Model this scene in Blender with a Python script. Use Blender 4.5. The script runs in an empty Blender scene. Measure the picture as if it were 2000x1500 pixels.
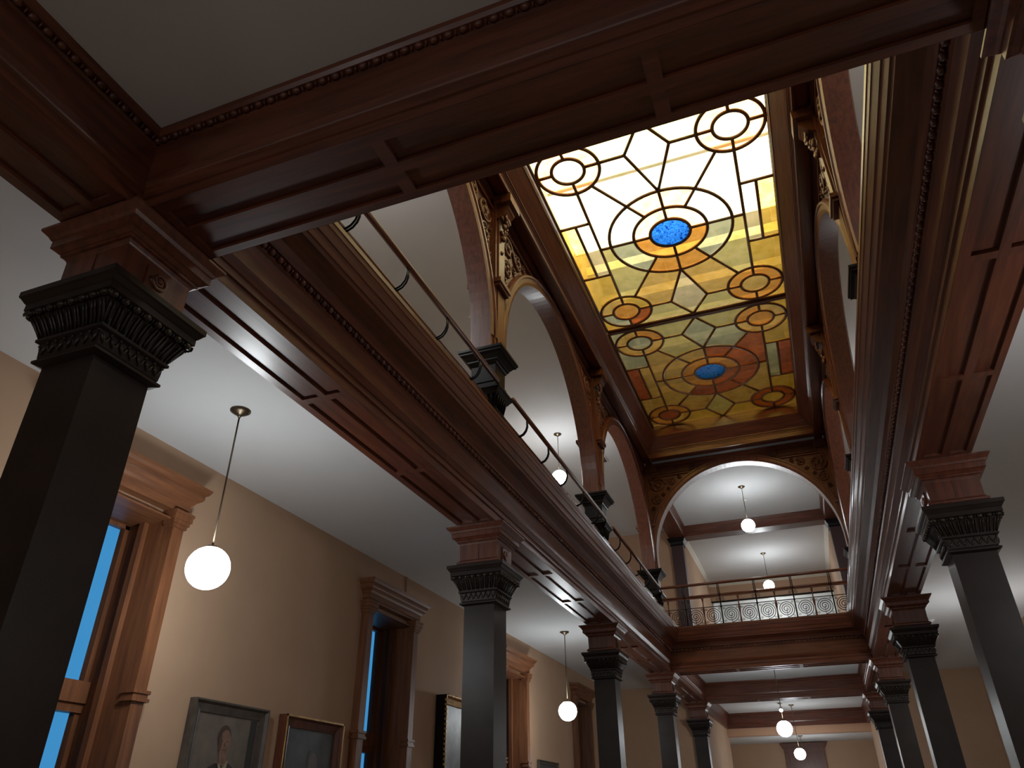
import bpy, math, random
from mathutils import Vector, Matrix
random.seed(7)
PI = math.pi
C = bpy.context.scene.collection
SC = bpy.context.scene
ZF = 1.6                      # everything below is written with z = 0 at eye height; the floor is at -1.6

# ------------------------------------------------------------------ camera, world, exposure
cam_d = bpy.data.cameras.new('camera'); cam = bpy.data.objects.new('camera', cam_d); C.objects.link(cam)
cam_d.sensor_width = 36.0; cam_d.sensor_fit = 'HORIZONTAL'; cam_d.lens = 1434.0/2000*36; cam_d.clip_start = .05; cam_d.clip_end = 200
right = Vector((0.9335253, 0.35844546, -0.00688189))
fwd = Vector((-0.30468456, 0.80333586, 0.51168234))
up = Vector((0.18893868, -0.47557161, 0.85914715))
m = Matrix((right, up, -fwd)).transposed().to_4x4(); m.translation = (0, 0, 0)
cam.matrix_world = m
SC.camera = cam
SC.view_settings.view_transform = 'Standard'; SC.view_settings.look = 'None'
SC.view_settings.exposure = 0.0; SC.view_settings.gamma = 1.0; SC.view_settings.use_curve_mapping = False
w = bpy.data.worlds.new('dusk_sky'); SC.world = w; w.use_nodes = True
bg = w.node_tree.nodes['Background']; bg.inputs[0].default_value = (.061, .328, .679, 1); bg.inputs[1].default_value = .92
# the dusk sky is bright towards the far end of the hall and dark towards the near end
_n = w.node_tree.nodes.new; _l = w.node_tree.links.new
_t = _n('ShaderNodeTexCoord'); _s = _n('ShaderNodeSeparateXYZ'); _m = _n('ShaderNodeMapRange'); _c = _n('ShaderNodeMath'); _c.operation = 'MULTIPLY'; _c.inputs[1].default_value = .92
_l(_t.outputs['Generated'], _s.inputs[0]); _l(_s.outputs[1], _m.inputs[0]); _m.inputs[1].default_value = .05; _m.inputs[2].default_value = .5; _m.inputs[3].default_value = .05; _m.inputs[4].default_value = 1
_l(_m.outputs[0], _c.inputs[0]); _l(_c.outputs[0], bg.inputs[1])
GLOBE = 50.0                  # radiance of the pendant globes
ATTIC = 4.6                   # radiance of the lights above the stained glass

# ------------------------------------------------------------------ measured plan
D = 5.4976; Y1 = 2.3978; XL = -3.344; XR = 1.626; XC = (XL+XR)/2
Yk = [Y1+i*D for i in range(5)]
ZC = 3.526; ZG = 3.96; ZU = 8.45; XWL = -6.01; XWR = 4.29; YE = 24.3
BL = -3.315; BR = 2*XC-BL     # beam centre lines

# ------------------------------------------------------------------ materials
def new_mat(name):
    mt = bpy.data.materials.new(name); mt.use_nodes = True
    nt = mt.node_tree; return mt, nt, nt.nodes['Principled BSDF']
def coords(nt, scale):
    tc = nt.nodes.new('ShaderNodeTexCoord'); mp = nt.nodes.new('ShaderNodeMapping')
    mp.inputs['Scale'].default_value = scale; nt.links.new(tc.outputs['Object'], mp.inputs[0]); return mp.outputs[0]
def ramp(nt, fac, stops):
    r = nt.nodes.new('ShaderNodeValToRGB'); e = r.color_ramp.elements
    while len(e) < len(stops): e.new(.5)
    for el, (p, c) in zip(e, stops): el.position = p; el.color = (*c, 1)
    nt.links.new(fac, r.inputs[0]); return r.outputs[0]
def noise(nt, vec, sc, det=3, rough=.55):
    n = nt.nodes.new('ShaderNodeTexNoise'); n.inputs['Scale'].default_value = sc; n.inputs['Detail'].default_value = det
    n.inputs['Roughness'].default_value = rough; nt.links.new(vec, n.inputs['Vector']); return n.outputs[0]
def bump(nt, b, h, st, dist=.01):
    n = nt.nodes.new('ShaderNodeBump'); n.inputs['Strength'].default_value = st; n.inputs['Distance'].default_value = dist
    nt.links.new(h, n.inputs['Height']); nt.links.new(n.outputs[0], b.inputs['Normal'])
def wood(name, axis, c1=(.048, .014, .008), c2=(.185, .053, .025), rough=.38):
    mt, nt, b = new_mat(name)
    s = [9., 9., 9.]; s[axis] = .7
    v = coords(nt, s)
    n = noise(nt, v, 2.2, 5, .62)
    nt.links.new(ramp(nt, n, [(.25, c1), (.5, tuple((a+c)/2 for a, c in zip(c1, c2))), (.78, c2)]), b.inputs['Base Color'])
    b.inputs['Roughness'].default_value = rough; b.inputs['Coat Weight'].default_value = .13; b.inputs['Coat Roughness'].default_value = .2
    bump(nt, b, n, .08, .004); return mt
def plain(name, col, rough=.6, metal=0., var=.12, sc=3., bmp=0., coat=0., spec=.5):
    mt, nt, b = new_mat(name)
    n = noise(nt, coords(nt, (1, 1, 1)), sc, 4)
    nt.links.new(ramp(nt, n, [(.3, tuple(x*(1-var) for x in col)), (.7, tuple(min(1, x*(1+var)) for x in col))]), b.inputs['Base Color'])
    b.inputs['Roughness'].default_value = rough; b.inputs['Metallic'].default_value = metal; b.inputs['Coat Weight'].default_value = coat; b.inputs['Specular IOR Level'].default_value = spec
    if bmp: bump(nt, b, noise(nt, coords(nt, (1, 1, 1)), sc*18, 3), bmp, .003)
    return mt
def emit(name, col, st):
    mt, nt, b = new_mat(name)
    b.inputs['Base Color'].default_value = (.9, .9, .9, 1); b.inputs['Emission Color'].default_value = (*col, 1)
    b.inputs['Emission Strength'].default_value = st; b.inputs['Roughness'].default_value = .25; return mt
def glass_tint(name, col, col2, trans=.88, sc=5., gl=.06, rough=.12, bm=.25):
    mt = bpy.data.materials.new(name); mt.use_nodes = True; nt = mt.node_tree; nt.nodes.clear(); N = nt.nodes.new; L = nt.links.new
    out = N('ShaderNodeOutputMaterial'); v = coords(nt, (1, 1, 1))
    n = noise(nt, v, sc, 4); cr = ramp(nt, n, [(.3, col), (.7, col2)])
    t = N('ShaderNodeBsdfTransparent'); L(cr, t.inputs[0])
    d = N('ShaderNodeBsdfTranslucent'); L(cr, d.inputs[0])
    g = N('ShaderNodeBsdfGlossy'); g.inputs['Roughness'].default_value = rough; g.inputs[0].default_value = (.9, .9, .9, 1)
    bp = N('ShaderNodeBump'); bp.inputs['Strength'].default_value = bm; bp.inputs['Distance'].default_value = .01
    L(noise(nt, v, 26, 2), bp.inputs['Height']); L(bp.outputs[0], g.inputs['Normal'])
    m1 = N('ShaderNodeMixShader'); m1.inputs[0].default_value = 1-trans; L(t.outputs[0], m1.inputs[1]); L(d.outputs[0], m1.inputs[2])
    m2 = N('ShaderNodeMixShader'); m2.inputs[0].default_value = gl; L(m1.outputs[0], m2.inputs[1]); L(g.outputs[0], m2.inputs[2])
    L(m2.outputs[0], out.inputs[0]); return mt

WX = wood('mahogany_along_x', 0); WY = wood('mahogany_along_y', 1); WZ = wood('mahogany_upright', 2)
WINW = wood('window_mahogany', 2, (.10, .034, .014), (.25, .095, .036), .5)
WINY = wood('window_mahogany_level', 1, (.10, .034, .014), (.25, .095, .036), .5)
CARVE = wood('carved_mahogany', 2, (.04, .012, .006), (.17, .055, .022), .42)
IRON = plain('dark_painted_iron', (.022, .014, .012), .38, 0, .25, 4, .15, 0, .22)
BRONZE = plain('dark_bronzed_carving', (.024, .016, .011), .3, .1, .3, 8, .1, 0, .45)
BLACKI = plain('black_iron', (.007, .005, .005), .33, 0, .12, 3, 0, 0, .14)
BRASS = plain('aged_brass', (.13, .10, .065), .38, .85)
PLC = plain('ceiling_plaster', (.68, .685, .69), .85, 0, .02, 1.2, .05)
PLW = plain('tan_wall_plaster', (.48, .31, .20), .8, 0, .04, 1.5, .06)
PLK = plain('peach_header_plaster', (.60, .36, .23), .8, 0, .03, 1.5)
CRM = plain('cream_moulding', (.68, .64, .55), .7, 0, .04)
FLR = plain('grey_stone_floor', (.16, .13, .11), .4, 0, .15, 1.5)
GRY = plain('grey_painted_frame', (.085, .068, .055), .5, .2, .3, 9, .2)
GOLD = plain('worn_gilt', (.45, .27, .10), .4, .7, .3, 10, .25)
WHT = plain('white_plastic', (.7, .7, .68), .5, 0, .03)
CAME = wood('stained_glass_bar', 1, (.08, .032, .010), (.24, .11, .032), .3)
GLOB = emit('lit_opal_globe', (.93, .98, 1.0), GLOBE)
ATT = emit('attic_light_panel', (1.0, .89, .86), ATTIC)
ATW = plain('attic_board', (.82, .74, .56), .8, 0, .15, 2)
SASHG = glass_tint('window_pane', (.96, .98, 1), (1, 1, 1), .97, 2, .04, .02, .02)

# ------------------------------------------------------------------ mesh builder
class MB:
    def __init__(s): s.v = []; s.f = []; s.sm = []; s.mi = []
    def add(s, vs, fs, smooth=False, mi=0):
        o = len(s.v); s.v += [tuple(p) for p in vs]
        for f in fs: s.f.append(tuple(i+o for i in f)); s.sm.append(smooth); s.mi.append(mi)
    def box(s, x0, x1, y0, y1, z0, z1, mi=0):
        vs = [(x, y, z) for x in (x0, x1) for y in (y0, y1) for z in (z0, z1)]
        s.add(vs, [(0, 1, 3, 2), (4, 6, 7, 5), (0, 4, 5, 1), (2, 3, 7, 6), (0, 2, 6, 4), (1, 5, 7, 3)], False, mi)
    def prism(s, prof, axis, a0, a1, mp=None):
        """closed outline prof [(p,q)] extruded along axis; mp maps (p,q,a)->xyz"""
        n = len(prof)
        if mp is None:
            mp = {1: lambda p, q, a: (p, a, q), 0: lambda p, q, a: (a, p, q), 2: lambda p, q, a: (p, q, a)}[axis]
        vs = [mp(p, q, a) for a in (a0, a1) for p, q in prof]
        fs = [(i, (i+1) % n, n+(i+1) % n, n+i) for i in range(n)] + [tuple(range(n))[::-1], tuple(range(n, 2*n))]
        s.add(vs, fs)
    def loft(s, prof, cx=0, cy=0, ex=0., ey=0.):
        """square loft, prof [(half, z)] from top to bottom"""
        vs = []
        for h, z in prof: vs += [(cx-h-ex, cy-h-ey, z), (cx+h+ex, cy-h-ey, z), (cx+h+ex, cy+h+ey, z), (cx-h-ex, cy+h+ey, z)]
        fs = []
        for k in range(len(prof)-1):
            for i in range(4): a = 4*k+i; b = 4*k+(i+1) % 4; fs.append((a, b, b+4, a+4))
        fs += [(0, 3, 2, 1), tuple(4*(len(prof)-1)+i for i in range(4))]
        s.add(vs, fs)
    def ball(s, c, r, nu=10, nv=6, rot=None):
        rx, ry, rz = (r, r, r) if not isinstance(r, tuple) else r
        vs = []
        for j in range(nv+1):
            t = PI*j/nv
            for i in range(nu):
                p = 2*PI*i/nu; q = Vector((rx*math.sin(t)*math.cos(p), ry*math.sin(t)*math.sin(p), rz*math.cos(t)))
                if rot is not None: q = rot @ q
                vs.append((c[0]+q.x, c[1]+q.y, c[2]+q.z))
        fs = [(j*nu+i, j*nu+(i+1) % nu, (j+1)*nu+(i+1) % nu, (j+1)*nu+i) for j in range(nv) for i in range(nu)]
        s.add(vs, fs, True)
    def tube(s, pts, r, n=8, closed=False):
        pts = [Vector(p) for p in pts]; m_ = len(pts); vs = []
        rr = r if isinstance(r, (list, tuple)) else [r]*m_
        prev = None
        for k, p in enumerate(pts):
            if closed: t = pts[(k+1) % m_]-pts[k-1]
            else: t = pts[min(k+1, m_-1)]-pts[max(k-1, 0)]
            t.normalize()
            if prev is None:
                ref = Vector((0, 0, 1)) if abs(t.z) < .9 else Vector((1, 0, 0)); a = t.cross(ref).normalized()
            else: a = (prev-t*prev.dot(t)).normalized()
            prev = a; b = t.cross(a)
            for i in range(n):
                q = p+(a*math.cos(2*PI*i/n)+b*math.sin(2*PI*i/n))*rr[k]; vs.append(q)
        L = m_ if closed else m_-1
        fs = [(k*n+i, k*n+(i+1) % n, ((k+1) % m_)*n+(i+1) % n, ((k+1) % m_)*n+i) for k in range(L) for i in range(n)]
        if not closed: fs += [tuple(range(n))[::-1], tuple(range((m_-1)*n, m_*n))]
        s.add(vs, fs, n > 4)
    def lathe(s, prof, c=(0, 0, 0), n=20):
        vs = [(c[0]+r*math.cos(2*PI*i/n), c[1]+r*math.sin(2*PI*i/n), c[2]+z) for r, z in prof for i in range(n)]
        fs = [(k*n+i, k*n+(i+1) % n, (k+1)*n+(i+1) % n, (k+1)*n+i) for k in range(len(prof)-1) for i in range(n)]
        fs += [tuple(range(n))[::-1], tuple(range((len(prof)-1)*n, len(prof)*n))]
        s.add(vs, fs, True)
    def arcband(s, cu, cz, prof, t0, t1, n=48):
        """closed outline prof [(radius, y)] swept round (cu,cz) in the xz plane"""
        k = len(prof); vs = []
        for i in range(n+1):
            t = t0+(t1-t0)*i/n
            for r, y in prof: vs.append((cu+r*math.cos(t), y, cz+r*math.sin(t)))
        fs = [(i*k+j, i*k+(j+1) % k, (i+1)*k+(j+1) % k, (i+1)*k+j) for i in range(n) for j in range(k)]
        fs += [tuple(range(k)), tuple(range(n*k, (n+1)*k))[::-1]]
        s.add(vs, fs)
    def build(s, name, mats, parent=None, origin=None):
        me = bpy.data.meshes.new(name); o = bpy.data.objects.new(name, me); C.objects.link(o)
        off = Vector((0, 0, 0))
        if origin is not None: off = Vector(origin); 
        me.from_pydata([tuple(Vector(p)-off) for p in s.v], [], s.f)
        for mt in (mats if isinstance(mats, (list, tuple)) else [mats]): me.materials.append(mt)
        me.polygons.foreach_set('use_smooth', s.sm); me.polygons.foreach_set('material_index', s.mi)
        me.update()
        import bmesh
        bm = bmesh.new(); bm.from_mesh(me); bmesh.ops.recalc_face_normals(bm, faces=bm.faces); bm.to_mesh(me); bm.free()
        if parent is not None: o.parent = parent
        elif origin is not None: o.location = off
        return o

def thing(name, label, cat, loc=(0, 0, 0), rz=0, group=None):
    o = bpy.data.objects.new(name, None); C.objects.link(o); o.empty_display_size = .1
    o.location = loc; o.rotation_euler = (0, 0, rz); o['label'] = label; o['category'] = cat
    if group: o['group'] = group
    return o
def tag(o, label, cat, group=None, kind=None):
    o['label'] = label; o['category'] = cat
    if group: o['group'] = group
    if kind: o['kind'] = kind
    return o
def structure(o): o['kind'] = 'structure'; return o
def dup(root, loc, rz, label, group=None):
    r = root.copy(); C.objects.link(r); r.location = loc; r.rotation_euler = (0, 0, rz); r['label'] = label
    if group: r['group'] = group
    for ch in list(root.children):
        c = ch.copy(); C.objects.link(c); c.parent = r
        for g in ch.children:
            d = g.copy(); C.objects.link(d); d.parent = c
    return r

# ------------------------------------------------------------------ room shell
def slab(name, x0, x1, y0, y1, z0, z1, mt):
    b = MB(); b.box(x0, x1, y0, y1, z0, z1); return structure(b.build(name, mt, origin=((x0+x1)/2, (y0+y1)/2, z0)))
slab('floor', -6.7, 5, -9.3, 38.3, -1.9, -1.6, FLR)
slab('ceiling', XWL, BL-.2, -9, YE, ZC, ZG-.03, PLC)
slab('ceiling', BR+.2, XWR, -9, YE, ZC, ZG-.03, PLC)
slab('ceiling', BL-.2, BR+.2, -9, Y1-.2, ZC, ZG-.03, PLC)
slab('ceiling', BL-.2, BR+.2, Yk[3]+.2, 32.3, ZC, ZG-.03, PLC)
slab('ceiling', XWL, BL-.17, -9, YE, ZU, ZU+.3, PLC)
slab('ceiling', BR+.17, XWR, -9, YE, ZU, ZU+.3, PLC)
slab('ceiling', BL-.17, BR+.17, -9, Y1-.2, ZU, ZU+.3, PLC)
slab('ceiling', BL-.17, BR+.17, Yk[3]+.17, 31.7, ZU, ZU+.3, PLC)
slab('ceiling', -4.6, 2.4, 32.3, 38.1, 2.9, 3.1, PLC)
slab('wall_right', XWR, XWR+.5, -9, YE+.3, -1.6, ZU+.3, PLW)
slab('wall_back', XWL-.6, XWR+.5, -9.3, -9, -1.6, ZU+.3, PLW)
slab('wall_end_left', XWL-.6, -3.42, YE, YE+.3, -1.6, ZU+.3, PLW)
slab('wall_end_right', 1.70, XWR+.5, YE, YE+.3, -1.6, ZU+.3, PLW)
slab('wall_corridor_left', -3.65, -3.42, YE+.3, 32.6, -1.6, ZC, PLW)
slab('wall_corridor_right', 1.70, 1.93, YE+.3, 32.6, -1.6, ZC, PLW)
slab('wall_corridor_header', -3.65, 1.93, 32.15, 32.6, 2.74, 3.02, PLK)
slab('wall_lobby_left', -4.6, -4.35, 32.6, 38.1, -1.6, 3.1, PLW)
slab('wall_lobby_right', 1.95, 2.2, 32.6, 38.1, -1.6, 3.1, PLW)
slab('wall_lobby_end', -4.6, 2.4, 38, 38.3, -1.6, 3.1, PLW)
slab('wall_upper_left', -3.45, -3.25, YE+.3, 31.7, ZG-.03, ZU, PLW)
slab('wall_upper_right', 1.47, 1.67, YE+.3, 31.7, ZG-.03, ZU, PLW)
slab('wall_upper_end', -3.45, 1.67, 31.6, 31.8, 7.70, ZU+.3, PLW)
slab('floor', -3.6, 1.9, 24.6, 34, ZG-.05, ZG-.02, FLR)
# bright room past the opening in the upper end wall
slab('ceiling', -3.3, 1.6, 31.8, 34.5, 8.1, 8.25, WHT)
slab('wall_landing_end', -3.3, 1.6, 34.3, 34.5, ZG, 8.1, WHT)
slab('wall_landing_left', -3.45, -3.2, 31.8, 34.3, ZG, 8.1, WHT)
slab('wall_landing_right', 1.45, 1.7, 31.8, 34.3, ZG, 8.1, WHT)
b = MB(); b.box(-3.25, 1.47, 31.53, 31.6, 7.66, 7.72); structure(b.build('trim_1', BLACKI, origin=(0, 31.5, 7.66)))
# crown mouldings round the far upper room
b = MB()
for x, s in ((-3.25, 1), (1.47, -1)):
    b.prism([(x, ZU), (x+s*.12, ZU), (x+s*.10, ZU-.03), (x+s*.04, ZU-.09), (x, ZU-.13)], 1, YE+.3, 31.6)
structure(b.build('trim_2', CRM, origin=(0, 25, ZU)))
b = MB(); b.prism([(31.6, ZU), (31.48, ZU), (31.5, ZU-.03), (31.56, ZU-.09), (31.6, ZU-.13)], 0, -3.25, 1.47)
structure(b.build('trim_3', CRM, origin=(0, 31.6, ZU)))

# left wall with its four windows
WC = [4.93, 10.30, 15.66, 20.85]; OH = .66; OT = 2.80; OB = -1.0
b = MB(); ys = [-9]
for c in WC: ys += [c-OH, c+OH]
ys.append(YE+.3)
for i in range(0, len(ys), 2): b.box(XWL-.62, XWL, ys[i], ys[i+1], -1.6, ZU+.3)
for c in WC: b.box(XWL-.62, XWL, c-OH, c+OH, OT, ZU+.3); b.box(XWL-.62, XWL, c-OH, c+OH, -1.6, OB)
structure(b.build('wall_left', PLW, origin=(XWL, 10, -1.6)))

def make_window(idx, yc):
    t = bpy.data.objects.new('window_%d' % idx, None); C.objects.link(t); t.location = (XWL, yc, OB); structure(t)
    O = (XWL, yc, OB)
    def P(name, mb, mt): return mb.build(name, mt, t, O)
    # casing pilasters with cap and belt at transom height
    for s in (-1, 1):
        b = MB(); y0, y1 = sorted((yc+s*(OH-.02), yc+s*(OH+.13)))
        b.box(XWL, XWL+.12, y0, y1, OB-.1, 2.74)
        for z0, z1, e in ((2.66, 2.70, .02), (2.70, 2.74, .035), (2.74, 2.80, .05), (2.80, 2.83, .06), (.98, 1.01, .03), (1.01, 1.05, .015), (1.05, 1.08, .03)):
            b.box(XWL, XWL+.12+e, y0-e, y1+e, z0, z1)
        P('pilaster', b, WINW)
        # panelled reveal
        b = MB(); ya, yb = sorted((yc+s*(OH-.02), yc+s*(OH+.0)))
        b.box(XWL-.6, XWL+.0, ya, yb, OB, OT)
        yq = yc+s*(OH-.02)
        b.box(XWL-.29, XWL-.22, *sorted((yq, yq-s*.06)), OB, OT-.06)
        P('reveal', b, WINW)
    b = MB(); b.box(XWL-.6, XWL, yc-OH, yc+OH, OT-.05, OT); b.box(XWL-.55, XWL+.1, yc-OH, yc+OH, OT-.07, OT-.05); P('head_lining', b, WINY)
    b = MB(); b.box(XWL-.6, XWL+.1, yc-OH-.15, yc+OH+.15, OB-.05, OB); P('sill', b, WINY)
    # frieze and cornice
    e = OH+.13
    prof = [(0, 2.83), (.12, 2.83), (.12, 2.86), (.135, 2.87), (.135, 2.93), (.15, 2.94), (.17, 2.97), (.21, 3.0), (.22, 3.02), (.22, 3.06), (.24, 3.07), (.26, 3.10), (.27, 3.13), (0, 3.13)]
    b = MB()
    for (h0, z0), (h1, z1) in zip(prof[1:-2], prof[2:-1]):
        vs = [(XWL, yc-e-h0+.12, z0), (XWL+h0, yc-e-h0+.12, z0), (XWL+h0, yc+e+h0-.12, z0), (XWL, yc+e+h0-.12, z0),
              (XWL, yc-e-h1+.12, z1), (XWL+h1, yc-e-h1+.12, z1), (XWL+h1, yc+e+h1-.12, z1), (XWL, yc+e+h1-.12, z1)]
        b.add(vs, [(0, 1, 5, 4), (1, 2, 6, 5), (2, 3, 7, 6), (0, 3, 2, 1), (4, 5, 6, 7), (0, 4, 7, 3)])
    P('cornice', b, WINY)
    # sash frames
    X0, X1 = XWL-.55, XWL-.48; ins = OH-.02
    b = MB()
    for s in (-1, 1): y0, y1 = sorted((yc+s*ins, yc+s*(ins-.055))); b.box(X0, X1, y0, y1, OB, OT-.05)
    b.box(X0, X1, yc-ins, yc+ins, OT-.11, OT-.05); b.box(X0, X1, yc-ins, yc+ins, OB, OB+.12)
    b.box(X0-.02, X1+.05, yc-ins, yc+ins, .98, 1.17); b.box(X0-.02, X1+.02, yc-ins, yc+ins, .90, .98)
    b.box(X0, X1, yc-ins, yc+ins, -.1, -.03)
    P('sash', b, WINW)
    for z0, z1 in ((1.17, OT-.11), (-.03, .90), (OB+.12, -.1)):
        b = MB(); b.box(XWL-.52, XWL-.514, yc-ins+.055, yc+ins-.055, z0, z1); P('pane', b, SASHG)
for i, c in enumerate(WC): make_window(i+1, c)

# door at the far end of the lobby
t = bpy.data.objects.new('door_1', None); C.objects.link(t); t.location = (-.88, 38, -1.6); structure(t)
b = MB(); b.box(-1.55, -.21, 37.93, 37.99, -1.6, 2.5)
for x0, x1 in ((-1.45, -.95), (-.81, -.31)):
    for z0, z1 in ((-1.4, -.4), (-.2, 1.1), (1.3, 2.4)): b.box(x0, x1, 37.9, 37.94, z0, z1)
b.build('panel', WZ, t, t.location)
b = MB()
for s in (-1, 1): x0, x1 = sorted((-.88+s*.67, -.88+s*.82)); b.box(x0, x1, 37.86, 38, -1.6, 2.52)
b.box(-1.70, -.06, 37.86, 38, 2.5, 2.66); b.box(-1.76, 0.0, 37.83, 38, 2.66, 2.72); b.box(-1.80, .04, 37.78, 38, 2.72, 2.80); b.box(-1.83, .07, 37.74, 38, 2.80, 2.86)
b.build('architrave', WZ, t, t.location)

# ------------------------------------------------------------------ beams
# half outline (offset from centre line, z): lower part of every beam
def gal_prof(void=1):
    return [(-.245, 3.022), (.232, 3.022), (.245, 3.0), (.245, 3.085), (.262, 3.09), (.262, 3.145), (.275, 3.15), (.30, 3.185), (.31, 3.20), (.30, 3.215), (.285, 3.22), (.285, 3.44), (.30, 3.45),
            (.30, 3.515), (.33, 3.52), (.335, 3.55), (.36, 3.60), (.40, 3.62), (.50, 3.655), (.507, 3.69), (.52, 3.695), (.537, 3.77), (.547, 3.775), (.566, 3.86), (.572, 3.865), (.578, 3.91), (.584, 3.915), (.584, 3.96), (-.245, 3.96)]
def ceil_half():
    return [(.232, 3.022), (.245, 3.0), (.245, 3.07), (.257, 3.075), (.257, 3.13), (.27, 3.14), (.275, 3.15), (.285, 3.18), (.29, 3.185), (.29, 3.43), (.305, 3.44), (.305, 3.475), (.33, 3.48), (.345, 3.50), (.352, 3.526)]
def two_sided(fa, fb):
    """outline from half outlines fa (plus side) and fb (minus side), bottom up"""
    return [(-p, q) for p, q in fb[::-1]] + fa
def gal_half(): return gal_prof()[1:-1]
def bead_line(b, side, z, r, span, sp, axis, off):
    n = int((span[1]-span[0])/sp)
    for i in range(n):
        a = span[0]+(i+.5)*(span[1]-span[0])/n
        c = (off, a, z) if axis == 1 else (a, off, z)
        rr = (r, r*1.25, r) if axis == 1 else (r*1.25, r, r)
        b.ball(c, rr, 8, 5)
        d = sp*.5
        c2 = (off, a+d, z) if axis == 1 else (a+d, off, z)
        b.ball(c2, (r*.75, r*.3, r*.8) if axis == 1 else (r*.3, r*.75, r*.8), 6, 4)
def soffit(b, c, axis, a0, a1, n, zb=3.0, hw=.243):
    """stile and rail framing under the beam leaving two rows of sunk panels"""
    rows = [-.175, -.02, .045, .19]
    L = a1-a0; st = .038
    def bx(p0, p1, q0, q1):
        if axis == 1: b.box(c+p0, c+p1, q0, q1, zb, zb+.03)
        else: b.box(q0, q1, c+p0, c+p1, zb, zb+.03)
    bx(-hw, rows[0], a0, a1); bx(rows[1], rows[2], a0, a1); bx(rows[3], hw, a0, a1)
    for i in range(n+1):
        q = a0+i*L/n
        q0, q1 = (q-st, q+st) if 0 < i < n else ((q, q+.05) if i == 0 else (q-.05, q))
        bx(rows[0], rows[1], q0, q1); bx(rows[2], rows[3], q0, q1)
def beam(name, label, axis, c, a0, a1, outline, sof, beads, mt, group=None, sign=1, cat='beam', nsof=3, dz=0.):
    """outline in (offset,z); sign mirrors the offset"""
    mid = (a0+a1)/2; loc = (c, mid, 3.0+dz) if axis == 1 else (mid, c, 3.0+dz)
    t = thing(name, label, cat, loc, 0, group)
    b = MB(); b.prism([(c+sign*p, q+dz) for p, q in outline], axis, a0, a1); b.build('body', mt, t, loc)
    if sof:
        b = MB(); soffit(b, c, axis, sof[0], sof[1], nsof, 3.0+dz); b.build('soffit_framing', mt, t, loc)
    if beads:
        b = MB()
        for off, z, r, sp in beads: bead_line(b, 1, z+dz, r, (a0, a1), sp, axis, c+sign*off)
        b.build('bead_moulding', mt, t, loc)
    return t
gal_out = gal_prof()
ceil_both = two_sided(ceil_half(), ceil_half())
GB = [(.315, 3.482, .026, .092)]; CB = [(.318, 3.456, .022, .0833)]
names = ['nearest', 'middle', 'farthest']
for side, c, sg in (('left', BL, 1), ('right', BR, -1)):
    for k in range(3):
        beam('gallery_beam', 'dark mahogany gallery beam with beaded cornice, %s bay on the %s side of the opening' % (names[k], side), 1, c,
             Yk[k]-(.24 if k == 0 else 0), Yk[k+1]+(.24 if k == 2 else 0), gal_out, (Yk[k]+.37, Yk[k+1]-.37), GB, WY, 'gallery beams around the opening', sg)
# near cross beam: ceiling on the camera side, gallery cornice on the far side
h1 = two_sided(gal_half(), ceil_half()); h1 = [(-p, q) for p, q in ceil_half()[::-1]] + gal_half()
h1 = [(-.352, 3.58)] + h1
beam('cross_beam', 'wide dark mahogany cross beam over the viewer at the top of the picture', 0, Y1-.028, BL+.24, BR-.24, h1, (XL+.37, XR-.37),
     [(-.318, 3.456, .022, .0833), (.315, 3.482, .026, .092)], WX, 'cross beams of the hall')
# far cross beam
h2 = [(-p, q) for p, q in gal_half()[::-1]] + ceil_half() + [(.352, 3.96)]
beam('cross_beam', 'mahogany cross beam carrying the far balcony at the end of the opening', 0, Yk[3]-.02, BL+.24, BR-.24, h2, (XL+.37, XR-.37),
     [(-.315, 3.482, .026, .092)], WX, 'cross beams of the hall')
beam('cross_beam', 'mahogany cross beam beyond the far balcony, between the last pair of lower columns', 0, Yk[4], BL+.24, BR-.24, ceil_both, (XL+.37, XR-.37),
     None, WX, 'cross beams of the hall')
beam('cross_beam', 'plain mahogany beam against the peach header deep in the lower corridor', 0, 32.3, -3.42, 1.70, ceil_both, None, None, WX, 'cross beams of the hall')
beam('ceiling_beam', 'dark beam running from the nearest left column out over the left edge of the picture', 1, BL, -8.8, Y1+.2, ceil_both, (-3.1+.37, Y1-.37), [(.318, 3.456, .022, .0833)], WY)
beam('ceiling_beam', 'dark beam in the top right corner running back over the viewer', 1, BR, -8.8, Y1+.2, ceil_both, (-3.1+.37, Y1-.37), [(-.318, 3.456, .022, .0833)], WY)
beam('ceiling_beam', 'short mahogany beam under the far balcony joining the last two left columns', 1, BL, Yk[3]+.2, Yk[4]+.24, ceil_both, (Yk[3]+.37, Yk[4]-.37), None, WY)
beam('ceiling_beam', 'short mahogany beam under the far balcony joining the last two right columns', 1, BR, Yk[3]+.2, Yk[4]+.24, ceil_both, (Yk[3]+.37, Yk[4]-.37), None, WY)
for s, x, nm in ((1, -3.42, 'left'), (-1, 1.70, 'right')):
    b = MB(); b.prism([(x+s*p, q) for p, q in [(0, 3.0), (.10, 3.0), (.11, 3.1), (.13, 3.2), (.13, 3.43), (.16, 3.48), (.18, 3.526), (0, 3.526)]], 1, Yk[4]+.2, 32.2)
    structure(b.build('trim_%d' % (4 if s > 0 else 5), WY, origin=(x, 28, 3)))
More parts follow.
